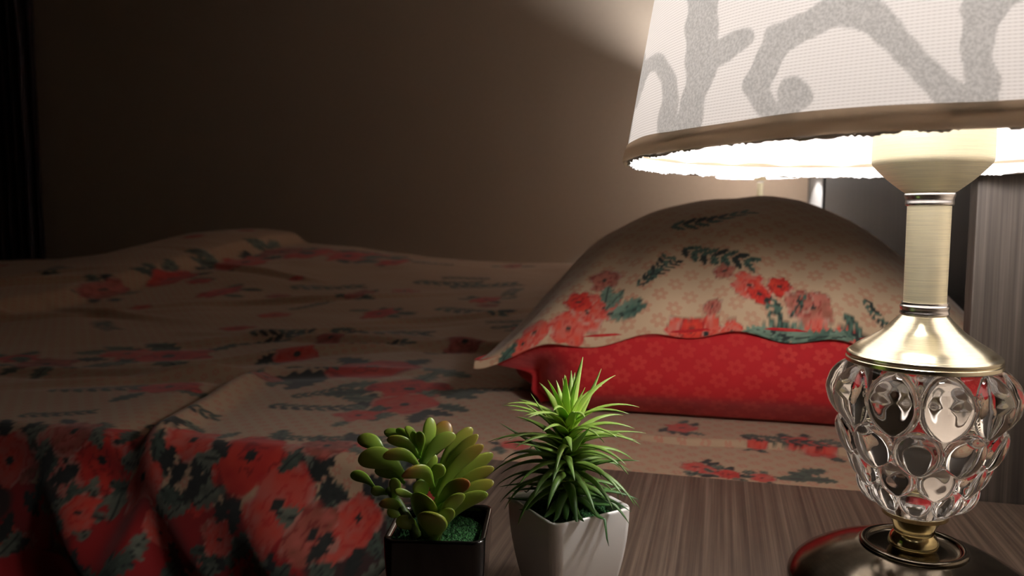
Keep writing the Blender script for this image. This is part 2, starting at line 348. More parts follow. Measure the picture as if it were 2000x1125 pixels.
for s in np.linspace(.004, .30, 40):
    e = .03; an = min(s / e, math.pi / 2); rows.append(np.stack([xs, np.full_like(xs, yl_ + e * math.sin(an)), top_z(xs, np.full_like(xs, yl_)) - e * (1 - math.cos(an)) - max(0, s - e * math.pi / 2)], 1)); Vco.append(np.full(len(xs), yl_ + s))
P = np.array(rows); UQ = np.broadcast_to(xs[None], P.shape[:2]).copy(); VQ = np.array(Vco)
pt = Pat(UQ, VQ); PP = proj(P)
def uvat(px, py, UU=UQ, VV=VQ, Q=PP):
    i = np.argmin((Q[..., 0] - px) ** 2 + ((Q[..., 1] - py) * 1.0) ** 2); return UU.reshape(-1)[i], VV.reshape(-1)[i]
# red ground of the hem
sel = np.where(VQ < .585 + .025 * (fbm(UQ * 9 + 4, VQ * 9) - .5)); pt.put(sel, np.array(srgb(158, 14, 18)[:3]), np.ones(len(sel[0])))
sel = np.where((VQ < .652) & (VQ > .525)); nn = fbm(UQ[sel] * 16 + 9, VQ[sel] * 16 + 2, 3)
pt.put(sel, np.array(DKG), sstep(.5, .6, nn) * .9)
for i in range(120):     # hem garland
    u = random.uniform(-1.0, -.17); v = random.uniform(.50, .648)
    if random.random() < .5: pt.leaves(u, v, .018, 3, .035)
    else: pt.flower(u, v, random.uniform(.012, .026), random.choice((0, 1, 2, 3)))
for px, py, r, k in [(230, 865, .042, 0), (200, 900, .035, 0), (490, 893, .045, 0), (540, 985, .040, 1), (20, 900, .035, 1), (380, 860, .03, 1), (145, 840, .03, 2), (610, 1040, .028, 2), (690, 870, .028, 1), (640, 870, .03, 2),
                     (280, 930, .03, 1), (150, 1000, .02, 1), (430, 1055, .02, 1), (700, 1010, .025, 1)]:
    u, v = uvat(px, py); pt.leaves(u, v, r, 5); pt.flower(u, v, r, k)
for px, py, r, k in [(330, 695, .085, 0), (250, 690, .05, 1), (330, 755, .05, 0), (730, 715, .085, 0), (800, 760, .06, 0), (790, 790, .05, 1), (580, 690, .045, 1), (480, 512, .1, 1), (600, 495, .1, 0),
                     (270, 548, .07, 1), (335, 546, .07, 0), (105, 582, .075, 1), (20, 592, .06, 1), (30, 700, .04, 0), (90, 710, .05, 2), (430, 570, .06, 0), (740, 612, .05, 0), (700, 575, .05, 2), (720, 502, .09, 1), (770, 512, .07, 0),
                     (950, 585, .05, 0), (680, 500, .09, 0), (1000, 520, .05, 2), (910, 520, .05, 2), (550, 492, .08, 2), (200, 565, .06, 2), (520, 735, .03, 2), (700, 810, .03, 1), (1020, 640, .03, 0), (1010, 870, .02, 1),
                     (1360, 912, .017, 1), (1380, 918, .012, 1), (1420, 926, .015, 0), (1490, 934, .014, 1), (1560, 862, .02, 1), (1330, 835, .02, 1), (1600, 872, .02, 1), (1480, 860, .013, 1)]:
    u, v = uvat(px, py); pt.leaves(u, v, r, 6); pt.flower(u, v, r * (1.0 if py > 620 or py < 480 else .8), k, 1.0 if py > 620 else 2.0)
for px, py, L, a in [(520, 790, .10, .2), (90, 760, .12, .3), (560, 560, .2, .4), (850, 600, .2, -.3), (870, 560, .2, .5), (1010, 600, .18, -.8), (640, 640, .2, .1), (420, 680, .16, .9), (820, 690, .12, 1.1), (560, 775, .08, .8), (560, 715, .1, -.2),
                     (480, 650, .12, .5), (300, 610, .2, .2), (690, 860, .05, .4), (280, 826, .08, .3), (540, 853, .07, .2), (30, 810, .08, .5), (950, 640, .12, .6), (800, 550, .2, .2), (1440, 848, .08, -.1), (900, 760, .08, .4), (980, 700, .1, .7)]:
    u, v = uvat(px, py); pt.sprig(u, v, L, a)
for px, py, l, a in [(1585, 922, .032, .6), (1570, 930, .032, 2.4), (1600, 938, .03, -.1), (1555, 935, .028, 3.0), (1462, 932, .014, .5)]:
    u, v = uvat(px, py); pt.leaf(u, v, l, l * .3, a, TEAL)
for k in range(46):     # beyond the part the photo shows in detail
    u = random.uniform(-3, .2); v = random.uniform(1.0, 2.6); r = random.uniform(.025, .045)
    random.choice((lambda: pt.flower(u, v, r, random.randrange(4)), lambda: pt.sprig(u, v, .14, random.random() * 6)))()
pt.c[..., :3] *= np.array([.74, .54, .54])
bs = grid('bedspread', P, QUILT, None, col=pt.c)
cu = bs.data.attributes.new('cuv', 'FLOAT_VECTOR', 'POINT'); cu.data.foreach_set('vector', np.stack([UQ, VQ, 0 * UQ], -1).reshape(-1).astype(np.float32))
sd = bs.modifiers.new('thick', 'SOLIDIFY'); sd.thickness = .005; sd.offset = -1
tag(bs, 'beige bedspread with red flowers and a red garland hem draped over the bed', 'bedspread')

# ------------------------------------------------------------------ pillow
nu, nv = 330, 300
cxp, cyp, aw, bl = .016, 1.158, .282, .345
uu = np.linspace(-1, 1, nu); vv = np.linspace(-1, 1, nv); UU, VV = np.meshgrid(uu, vv)
def outline(U_, V_):
    # pincushion square: corners stick out, sides pull in
    x = U_ * (1 - .10 * (1 - V_ ** 2) * np.abs(U_)); y = V_ * (1 - .05 * (1 - U_ ** 2) * np.abs(V_))
    return cxp + aw * x, cyp + bl * y
SE = ZB + .104
def seam_h(U_): return SE - .026 * sstep(-.70, -1.0, U_) + .006 * np.sin(U_ * 5 + 1)
def ptop(U_, V_):
    X, Y = outline(U_, V_); d = (1 - np.abs(U_) ** 2.4) ** .66 * (1 - np.abs(V_) ** 2.2) ** .72
    z = seam_h(U_) + .143 * d - .018 * sstep(.4, 1, np.abs(U_))
    z = z + .010 * (fbm(U_ * 3 + 5, V_ * 3 + 1, 3) - .5) * (1 - V_ ** 8)
    z += .004 * np.sin(18 * (U_ - .4 * V_) + 3 * vn(U_ * 3 + 9, V_ * 3)) * sstep(-.2, -1, V_)   # soft gathers near the open end
    return np.stack([X, Y, z], -1)
PT = ptop(UU, VV)
# hem of the open end turns down a little
k = 8; hemr = []
for j in range(k, 0, -1):
    r_ = PT[0].copy(); r_[:, 1] -= .004 * math.sin(j / k * 1.5); r_[:, 2] -= .010 * j / k * (1 + .3 * np.sin(uu * 7)); hemr.append(r_)
PT2 = np.concatenate([np.array(hemr), PT]); dlen = np.linalg.norm(np.diff(PT2, axis=0), axis=2); VV2 = np.concatenate([0 * dlen[:1], np.cumsum(dlen, 0)])
UU2 = PT2[..., 0].copy(); pp = Pat(UU2, VV2); PQ = proj(PT2)
pa = lambda px, py: uvat(px, py, UU2, VV2, PQ)
for px, py, r, kd in [(1150, 605, .030, 1), (1180, 600, .022, 1), (1075, 620, .030, 0), (1045, 650, .022, 1), (1330, 650, .020, 1), (1380, 652, .022, 1), (1350, 646, .018, 0), (1430, 655, .014, 1), (1465, 556, .022, 1), (1485, 572, .016, 0), (1522, 560, .016, 0),
                      (1590, 600, .026, 2), (1560, 590, .018, 2), (1615, 470, .035, 0), (1570, 465, .025, 0), (1320, 483, .025, 1), (1370, 482, .02, 0), (1415, 528, .014, 2), (1245, 540, .018, 2), (1180, 548, .022, 2), (1430, 500, .018, 2), (1745, 580, .03, 2), (1735, 555, .02, 2), (1650, 665, .018, 1), (1010, 690, .014, 0), (1590, 655, .02, 1), (1110, 640, .026, 1), (1130, 590, .02, 0), (1020, 672, .016, 1), (1390, 600, .012, 2), (1500, 500, .02, 2), (1650, 540, .02, 2), (1350, 430, .03, 2), (1560, 520, .016, 1)]:
    u, v = pa(px, py); pp.flower(u, v, r, kd)
for px, py, l, a in [(1200, 585, .030, .9), (1225, 600, .036, 0.2), (1215, 612, .036, -.3), (1185, 575, .03, 1.6), (1240, 605, .03, .2), (1475, 650, .03, .2), (1505, 655, .035, -.1), (1540, 645, .034, .2), (1570, 660, .035, -.1), (1610, 658, .034, .1), (1640, 660, .03, .3), (1690, 665, .03, 0), (990, 692, .03, .8), (1490, 662, .03, .1)]:
    u, v = pa(px, py); pp.leaf(u, v, l, l * .26, a, random.choice((TEAL, TEAL2)))
for px, py, L, a in [(1240, 562, .055, 1.0), (1255, 552, .05, .8), (1330, 480, .09, -.5), (1385, 505, .08, -.6), (1430, 525, .07, -.7), (1480, 545, .06, -.9), (1505, 575, .055, -1.3), (1520, 590, .03, -1.3), (1495, 482, .09, .1), (1430, 440, .10, 0), (1520, 445, .08, .2), (1680, 560, .05, -.4), (1690, 580, .04, -1), (1650, 610, .04, -.8), (1640, 625, .03, -.6), (1545, 625, .03, 1.2), (1300, 445, .1, .3), (1360, 430, .1, .2), (1620, 430, .08, -.1)]:
    u, v = pa(px, py); pp.sprig(u, v, L, a)
pil = thing('pillow', 'plump floral beige pillow with a bright red printed side on the bed beside the headboard', 'pillow', (cxp, cyp, ZB))
pc = grid('pillowcase', PT2, PCASE, pil, col=pp.c)
cu = pc.data.attributes.new('cuv', 'FLOAT_VECTOR', 'POINT'); cu.data.foreach_set('vector', np.stack([UU2, VV2, 0 * UU2], -1).reshape(-1).astype(np.float32))
pc.modifiers.new('thick', 'SOLIDIFY').thickness = .002
pc['label'] = 'beige floral upper side of the pillowcase'
# red underside: ring from the seam, bulging, down to the bed
n = 1000; th = np.linspace(0, 2 * np.pi, n, endpoint=False)
def perim(t_):
    # square perimeter param
    c, s = np.cos(t_), np.sin(t_); m_ = np.maximum(np.abs(c), np.abs(s)); return c / m_, s / m_
Pu, Pv = perim(th); Xo, Yo = outline(Pu, Pv); Zo = seam_h(Pu) - .018 * sstep(.4, 1, np.abs(Pu)); rr = []
corner = sstep(.55, 1., np.minimum(np.abs(Pu), np.abs(Pv)))
zbed = top_z(Xo, np.maximum(Yo, .66)) + .004
for j in range(60):
    f = j / 59; bul = math.sin(f * math.pi) ** .7
    nx, ny = (Xo - cxp) / aw, (Yo - cyp) / bl; ln = np.hypot(nx, ny)
    inset = (.003 + .06 * corner) * (sstep(0, .45, f)) + .012 * sstep(.7, 1, f) + .012 * sstep(.0, .08, f)
    push = .026 * bul * (1 - corner) - inset
    ex = np.where(np.abs(Pu) >= .999, np.sign(Pu), Pu ** 5); ey = np.where(np.abs(Pv) >= .999, np.sign(Pv), Pv ** 5); el = np.maximum(np.hypot(ex, ey), 1e-6)
    wob = .004 * (fbm(np.cos(th) * 4 + 9, np.sin(th) * 4 + f * 2, 3) - .5)
    rr.append(np.stack([Xo + ex / el * (push + wob), Yo + ey / el * (push + wob), (Zo - .002) * (1 - f) + zbed * f], 1))
for j in range(1, 12):
    f = j / 11; b = rr[59]; rr.append(np.stack([b[:, 0] * (1 - f) + cxp * f, b[:, 1] * (1 - f) + cyp * f, b[:, 2] * (1 - f) + (ZB + .03) * f], 1))
RR = np.array(rr); o = grid('pillow_underside', RR, PRED, pil, closed_u=True, col=np.zeros(RR.shape[:2] + (4,)))
us = np.where(np.abs(Pv) >= .999, Xo, Yo)[None] + 0 * RR[..., 0]; vs_ = RR[..., 2] * 1.15
cu = o.data.attributes.new('cuv', 'FLOAT_VECTOR', 'POINT'); cu.data.foreach_set('vector', np.stack([us, vs_, 0 * us], -1).reshape(-1).astype(np.float32))
o['label'] = 'red printed underside of the pillow'

# ------------------------------------------------------------------ table lamp
LX, LY, RIM, RS, SLOPE, SH = .1054, .4529, CZ + .0315, .16, .17, .20
def shade_hit(px, py):
    d = ray(px, py); o_ = C0 - np.array([LX, LY, 0]); k0 = RS + SLOPE * RIM      # r = k0 - SLOPE z
    a = d[0] ** 2 + d[1] ** 2 - (SLOPE * d[2]) ** 2; b = 2 * (o_[0] * d[0] + o_[1] * d[1] + SLOPE * d[2] * (k0 - SLOPE * o_[2])); c = o_[0] ** 2 + o_[1] ** 2 - (k0 - SLOPE * o_[2]) ** 2
    D = b * b - 4 * a * c
    if D < 0: D = 0
    tt = (-b - math.sqrt(D)) / (2 * a); q = o_ + d * tt
    return math.atan2(q[1], q[0]), q[2] - RIM, tt
th0 = math.atan2(-LY, -LX)
strokes = [
 [(430, -160, 170), (430, -60, 160), (432, 60, 150), (425, 170, 160), (430, 260, 165), (425, 340, 150), (400, 430, 115), (375, 540, 115), (345, 640, 150)],
 [(430, 290, 120), (540, 240, 115), (640, 175, 90)],
 [(95, 520, 30), (110, 420, 60), (150, 330, 60), (215, 300, 80), (270, 390, 75), (272, 480, 80), (255, 640, 100)],
 [(880, 460, 170), (880, 461, 170)],
 [(850, 560, 90), (740, 530, 100), (690, 430, 130), (740, 320, 130), (800, 190, 140), (930, 130, 135), (1060, 60, 150), (1180, 30, 190), (1290, 100, 170), (1380, 200, 140), (1500, 330, 130), (1620, 450, 150), (1730, 540, 170)],
 [(1180, 30, 150), (1100, -80, 120), (960, -120, 110)],
 [(1850, -90, 260), (1800, 60, 210), (1775, 180, 160), (1765, 280, 150), (1800, 390, 170), (1800, 470, 165), (1800, 560, 200)],
 [(1870, 0, 130), (1990, -70, 130), (2090, -60, 120), (2140, 40, 110)]]
NA, NH = 1500, 200
ang = th0 + np.linspace(-np.pi, np.pi, NA, endpoint=False); hh = np.linspace(.004, SH, NH)
AG, HG = np.meshgrid(ang, hh); fl = np.zeros(AG.shape); RAD = RS - SLOPE * HG
SX = (AG - th0) * .150; SY = HG; PER = 2 * math.pi * .150 / 5
SHP0 = np.stack([LX + RAD * np.cos(AG), LY + RAD * np.sin(AG), RIM + HG], -1); SPX = (proj(SHP0) - np.array([1200, 0])) * 2.5
front = (np.cos(AG) * (SHP0[..., 0]) + np.sin(AG) * (SHP0[..., 1])) < 0.004
for st in strokes:
    for (x0, y0, w0), (x1, y1, w1) in zip(st[:-1], st[1:]):
        dx, dy = x1 - x0, y1 - y0; s_ = np.clip(((SPX[..., 0] - x0) * dx + (SPX[..., 1] - y0) * dy) / (dx * dx + dy * dy + 1e-9), 0, 1)
        dd = np.hypot(SPX[..., 0] - x0 - s_ * dx, SPX[..., 1] - y0 - s_ * dy); w = (w0 + (w1 - w0) * s_) / 2
        fl = np.maximum(fl, sstep(-4, 4, w * (1 + .10 * np.sin(SPX[..., 1] / 28.) * np.sin(SPX[..., 0] / 33. + 1)) - dd) * front)
for st in strokes:
    pts = []
    for x, y, w in st:
        th_, h_, tt = shade_hit(1200 + x / 2.5, y / 2.5); dth = (th_ - th0 + math.pi) % (2 * math.pi) - math.pi
        pts.append((dth * .150, h_, w / 2.5 / 2 / F * tt))
    for rep in (-3, -2, -1, 1, 2, 3):
        off = rep * PER * 1.0
        for (x0, y0, w0), (x1, y1, w1) in zip(pts[:-1], pts[1:]):
            dx, dy = x1 - x0, y1 - y0; L2 = dx * dx + dy * dy + 1e-12
            X_ = SX - off; 
            s_ = np.clip(((X_ - x0) * dx + (SY - y0) * dy) / L2, 0, 1); dd = np.hypot(X_ - x0 - s_ * dx, SY - y0 - s_ * dy); w = w0 + (w1 - w0) * s_
            f_ = sstep(-.0006, .0006, w * (1 + .12 * np.sin(s_ * 9 + y0 * 500)) - dd)
            if rep != 0:        # neighbours of the traced repeat, kept clear of it
                f_ = f_ * ((SX < -.150 * .78) | (SX > .150 * .62)) 
            fl = np.maximum(fl, f_)
colS = np.stack([fl, (AG - th0) / (2 * np.pi), HG / SH, np.ones_like(fl)], -1)
SHP = np.stack([LX + RAD * np.cos(AG), LY + RAD * np.sin(AG), RIM + HG], -1)
def build_lamp(label, bulbm):
    L = thing('table_lamp', label, 'lamp', (LX, LY, T))
    z0 = T
    lathe('base', smooth_prof([(.0630, z0 + .0002), (.0645, z0 + .0014), (.0638, z0 + .0038), (.0590, z0 + .0090), (.0500, z0 + .0148), (.0395, z0 + .0200), (.0285, z0 + .0236)], 6) +
          smooth_prof([(.0268, z0 + .0237), (.0272, z0 + .0248), (.0262, z0 + .0260), (.0240, z0 + .0258), (.0225, z0 + .0238), (.016, z0 + .0226)], 4), LX, LY, BRASS_BASE, L)
    z0 = T + .011
    lathe('neck', smooth_prof([(.0105, z0 + .0113), (.0118, z0 + .0130), (.0128, z0 + .0150), (.0118, z0 + .0185), (.0098, z0 + .0210)], 5) +
          smooth_prof([(.0100, z0 + .0212), (.0108, z0 + .0250), (.0138, z0 + .0300), (.0145, z0 + .0308)], 4) + [(.0165, z0 + .0310), (.0168, z0 + .0332)], LX, LY, BRASS_DK, L)
    # crystal body: rows of pressed bubbles around a hollow core
    base = np.array([(.5205, .0150), (.5225, .0185), (.527, .0225), (.533, .0252), (.5395, .0272), (.546, .0290), (.554, .0325), (.5615, .0348), (.570, .0378), (.579, .0400), (.5875, .0412), (.595, .0398), (.601, .0372), (.6035, .0350)])
    na, nz = 420, 200; zz = np.linspace(.5205, .6035, nz); a_ = np.linspace(0, 2 * np.pi, na, endpoint=False); Ag, Zg = np.meshgrid(a_, zz)
    r0 = np.interp(Zg, base[:, 0], base[:, 1]); ker = np.ones(9) / 9
    r0 = np.apply_along_axis(lambda c: np.convolve(np.pad(c, 4, mode='edge'), ker, 'valid'), 0, r0); bumpv = np.zeros_like(r0)
    N = 10
    for zc, hz, amp, offs, hw in [(.5865, .0165, .0068, .5, 1.0), (.5615, .0125, .0066, 0, 1.0), (.5462, .0105, .0056, .5, 1.0), (.5335, .0088, .0046, 0, 1.0)]:
        dth = ((Ag - th0) / (2 * np.pi) * N + offs + .5) % 1 - .5; q2 = (dth / (.5 * hw)) ** 2 + ((Zg - zc) / hz) ** 2
        bumpv = np.maximum(bumpv, amp * np.sqrt(np.clip(1 - q2, 0, 1)))
    rg = r0 + bumpv; outer = np.stack([LX + rg * np.cos(Ag), LY + rg * np.sin(Ag), Zg], -1)
    ri = np.maximum(r0 * .32, .0036)[::-1]; zi = (.5235 + (Zg - .5205) * (.079 / .083))[::-1]
    inner = np.stack([LX + ri * np.cos(Ag), LY + ri * np.sin(Ag), zi], -1)
    cap0 = outer[:1].copy(); G = np.concatenate([outer, inner, outer[:1]])
    grid('crystal_body', G, GLASS, L, closed_u=True)
    lathe('cap', [(.0372, .6028), (.0380, .6034), (.0380, .6052), (.0372, .6058), (.0376, .6064), (.0376, .6078), (.0366, .6088)] + smooth_prof([(.0362, .6089), (.0322, .6122), (.0262, .6160), (.0200, .6205), (.0155, .6250), (.0122, .6286)], 6) + [(.0112, .6296)], LX, LY, BRASS_CAP, L)
    lathe('lower_collar', smooth_prof([(.0110, .6293), (.0120, .6300), (.0117, .6318), (.0121, .6338), (.0115, .6348), (.0113, .6360)], 5), LX, LY, CHROME, L)
    lathe('pole', [(.0104, .6350), (.01055, .6875)], LX, LY, BRASS, L)
    lathe('upper_collar', smooth_prof([(.0108, .6872), (.0116, .6880), (.0115, .6905), (.0121, .6925), (.0120, .6938)], 5), LX, LY, CHROME, L)
    lathe('socket_cup', [(.0118, .6941), (.0135, .6952)] + smooth_prof([(.0136, .6953), (.0205, .7010), (.0268, .7075), (.0285, .7100), (.0287, .7135)], 6) + [(.0285, .7300), (.0270, .7310)], LX, LY, BRASS, L)
    lathe('bulb_holder', [(.0150, .7308), (.0150, .7320), (.0135, .7328)], LX, LY, LINING, L, 48)
    lathe('bulb', smooth_prof([(.0110, .7330), (.0150, .7370), (.0225, .7440), (.0265, .7540), (.0270, .7630), (.0245, .7730), (.0170, .7820), (.0060, .7865)], 5), LX - .006, LY - .008, bulbm, L, 48)
    s = grid('lamp_shade', SHP, SHADE, L, closed_u=True, col=colS)
    # rolled hem and frayed lining edge
    a_ = np.linspace(0, 2 * np.pi, 600, endpoint=False); prof = smooth_prof([(-.0012, .0002), (.0004, -.0006), (.0012, .0004), (.0012, .0040), (.0006, .0078), (.0001, .0086), (-.0008, .0060), (-.0014, .0020), (-.0012, .0002)], 3)
    Hm = np.array([np.stack([LX + (RS + r_ - SLOPE * max(z_, 0) + .0004 * np.sin(a_ * 23)) * np.cos(a_), LY + (RS + r_ - SLOPE * max(z_, 0) + .0004 * np.sin(a_ * 23)) * np.sin(a_), RIM + z_ + .0005 * np.sin(a_ * 9 + 1)], 1) for r_, z_ in prof])
    grid('hem', Hm, HEM, s, closed_u=True)
    a_ = np.linspace(0, 2 * np.pi, 1400, endpoint=False); fr = []
    for j in range(9):
        f = j / 8; nz_ = vn(a_ * 40, a_ * 0 + f * 3) - .5; nz2 = vn(a_ * 130 + 9, a_ * 0 + f * 5 + 2) - .5
        lo = .0002 - .0014 * vn(a_ * 14 + 3, a_ * 0) - .0010 * vn(a_ * 120, a_ * 0 + 5)
        r_ = RS - .0030 - SLOPE * 0.01 * (1 - f) + f * (.0016 * nz_ + .0012 * nz2) ; z_ = RIM + .006 * (1 - f) + lo * f
        fr.append(np.stack([LX + r_ * np.cos(a_), LY + r_ * np.sin(a_), z_], 1))
    o = grid('frayed_lining', np.array(fr), LINING, s, closed_u=True); o['label'] = 'frayed white inner edge of the lamp shade'; o.modifiers.new('thick', 'SOLIDIFY').thickness = .0008
    # wire fitter that carries the shade on the holder
    bm = bmesh.new()
    def wire(p0, p1, r=.0011):
        p0, p1 = Vector(p0), Vector(p1); d = p1 - p0; m_ = Matrix.Translation((p0 + p1) / 2) @ d.to_track_quat('Z', 'Y').to_matrix().to_4x4()
        bmesh.ops.create_cone(bm, cap_ends=True, segments=10, radius1=r, radius2=r, depth=d.length, matrix=m_)
    for k_ in range(3):
        a = th0 + .5 + k_ * 2.0944; z_ = RIM + .120; rr_ = RS - SLOPE * .120 - .001
        wire((LX + .0155 * math.cos(a), LY + .0155 * math.sin(a), .7375), (LX + .034 * math.cos(a), LY + .034 * math.sin(a), .760)); wire((LX + .034 * math.cos(a), LY + .034 * math.sin(a), .760), (LX + rr_ * math.cos(a), LY + rr_ * math.sin(a), z_))
    me = bpy.data.meshes.new('shade_fitter'); bm.to_mesh(me); bm.free(); link('shade_fitter', me, CHROME, L)
    return L
lamp = build_lamp('large table lamp with scroll-patterned shade and bubbled crystal body on the near nightstand', BM)
def copy_tree(o, parent=None):
    c = o.copy(); COL.objects.link(c); c.parent = parent
    for ch in list(o.children): copy_tree(ch, c)
    return c
far = copy_tree(lamp); far.location = (.130, 3.0, T + .1285)
far['label'] = 'small distant table lamp above the pillow, only its lower rim and thin stem showing'
for ch in far.children:
    if ch.name.startswith('lamp_shade'):
        ch.data = ch.data.copy(); fm = SHADE.copy(); fm.name = 'thin_shade_fabric'; fm.node_tree.nodes[ms.name].inputs[0].default_value = .80; ch.data.materials[0] = fm
    if ch.name.startswith('bulb'):        # far bulb raised and its unseen holder stretched to push the light arc down
        ch.data = ch.data.copy(); hi = 'holder' not in ch.name
        for v in ch.data.vertices:
            if hi or v.co.z > .7318 - T: v.co.z += .050
    if ch.name.startswith('bulb') and 'holder' not in ch.name: ch.data = ch.data.copy(); ch.data.materials[0] = BMF

# ------------------------------------------------------------------ pots
def rsq(half, rad, n=14):
    pts = []
    for (sx, sy, a0) in ((1, 1, 0), (-1, 1, 90), (-1, -1, 180), (1, -1, 270)):
        for k in range(n): a = math.radians(a0 + 90 * k / (n - 1)); pts.append((sx * (half - rad) + rad * math.cos(a), sy * (half - rad) + rad * math.sin(a)))
    return pts
def pot(parent, cx, cy, half, H, rot, m, taper=.72, wall=.0032, crn=.24):
    prof = [(taper * .93, .0), (taper * .985, .0012), (taper, .003)]
    for k in range(1, 12): f = k / 11; prof.append((taper + (1 - taper) * (1 - (1 - f) ** 1.9), .003 + (H - .0045) * f))
    prof += [(1.0, H - .0008), (.985, H - .0001), (.95, H), (1 - wall / half, H - .0012)]
    inn = [(1 - wall / half - .01, H - .003), (.86, H * .5), (taper * .8, .006)]
    rows = []
    for s, z in prof + inn:
        rows.append([(cx + (x * math.cos(rot) - y * math.sin(rot)), cy + (x * math.sin(rot) + y * math.cos(rot)), T + z) for x, y in rsq(half * s, half * s * crn)])
    for z, src in ((.006, rows[-1]), (0, rows[0])):
        c = np.array(src).mean(0); ring = [tuple(c + (np.array(q) - c) * 1e-3) for q in src]
        rows = rows + [ring] if z else [ring] + rows
    return grid('pot', np.array(rows), m, parent, closed_u=True)
def moss(parent, cx, cy, half, H, rot, m, seed):
    n = 70; g = np.linspace(-1, 1, n); X_, Y_ = np.meshgrid(g, g); h = half * .80
    rr_ = np.maximum(np.abs(X_), np.abs(Y_)); k = np.where(np.hypot(X_, Y_) > 0, rr_ * 0 + 1, 1)
    sx = X_ * np.sqrt(1 - .36 * Y_ ** 2); sy = Y_ * np.sqrt(1 - .36 * X_ ** 2)
    z = T + H - .0055 + .004 * (1 - rr_ ** 2) + .0022 * (rng.random((n, n)) - .5) + .002 * (fbm(X_ * 5 + seed, Y_ * 5) - .5)
    P_ = np.stack([cx + h * (sx * math.cos(rot) - sy * math.sin(rot)), cy + h * (sx * math.sin(rot) + sy * math.cos(rot)), z], -1)
    o = grid('moss', P_, m, parent); sd_ = o.modifiers.new('thick', 'SOLIDIFY'); sd_.thickness = .004; return o
WPOT, t, p = mat('white_glazed_ceramic', srgb(252, 250, 246), .22); p.inputs['Coat Weight'].default_value = .4
BPOT, t, p = mat('black_glazed_ceramic', srgb(10, 9, 10), .12); p.inputs['Coat Weight'].default_value = .5
MOSS, t, p = mat('green_moss', srgb(30, 78, 34), .9); tc = node(t, 'ShaderNodeTexCoord'); nn = node(t, 'ShaderNodeTexNoise', Scale=900.0, Detail=2.0); t.links.new(tc.outputs['Object'], nn.inputs[0])
r = ramp(t, nn.outputs[0], [(.35, srgb(14, 48, 20)), (.65, srgb(60, 122, 60))]); t.links.new(r.outputs[0], p.inputs['Base Color']); bump(t, p, nn.outputs[0], 1., .002)
def leafmat(name, rough):
    m, t, p = mat(name, rough=rough); a = node(t, 'ShaderNodeAttribute', attribute_name='pat'); t.links.new(a.outputs['Color'], p.inputs['Base Color'])
    p.inputs['Subsurface Weight'].default_value = .25; p.inputs['Subsurface Radius'].default_value = (.3, .6, .1); p.inputs['Subsurface Scale'].default_value = .004
    return m
LEAF1, LEAF2 = leafmat('spiky_leaf', .42), leafmat('fleshy_leaf', .33)
STEM, t, p = mat('green_stem', srgb(86, 110, 50), .5)

class LeafMesh:
    def __init__(s): s.V, s.F, s.C = [], [], []
    def blade(s, pts, wid, side, thick, cols, n=10, fold=.0):
        # pts: centre line, wid: half widths, side: side vector per point
        b0 = len(s.V); m = len(pts)
        for i in range(m):
            tg = (pts[min(i + 1, m - 1)] - pts[max(i - 1, 0)]).normalized(); sd_ = (side - tg * side.dot(tg)).normalized(); nm = sd_.cross(tg)
            for j in range(n):
                a = 2 * math.pi * j / n; c, sn = math.cos(a), math.sin(a)
                s.V.append(pts[i] + sd_ * (wid[i] * c) + nm * (thick * wid[i] * sn + fold * wid[i] * abs(c))); s.C.append(cols[i])
        for i in range(m - 1):
            for j in range(n): s.F.append((b0 + i * n + j, b0 + i * n + (j + 1) % n, b0 + (i + 1) * n + (j + 1) % n, b0 + (i + 1) * n + j))
        s.F.append(tuple(b0 + j for j in range(n))[::-1]); s.F.append(tuple(b0 + (m - 1) * n + j for j in range(n)))
    def build(s, name, m, parent):
        me = bpy.data.meshes.new(name); me.from_pydata([tuple(v) for v in s.V], [], s.F); me.update()
        a = me.attributes.new('pat', 'FLOAT_COLOR', 'POINT'); a.data.foreach_set('color', np.array([tuple(c[:3]) + (1,) for c in s.C], np.float32).reshape(-1))
        return link(name, me, m, parent)
def lerp(a, b, t): return tuple(a[i] + (b[i] - a[i]) * t for i in range(3))
def tube(name, pts, rad, m, parent, n=12):
    lm = LeafMesh(); lm.blade([Vector(q) for q in pts], rad, Vector((1, 0.2, .1)), 1., [(.2, .3, .1)] * len(pts), n)
    me = bpy.data.meshes.new(name); me.from_pydata([tuple(v) for v in lm.V], [], lm.F); me.update(); return link(name, me, m, parent)

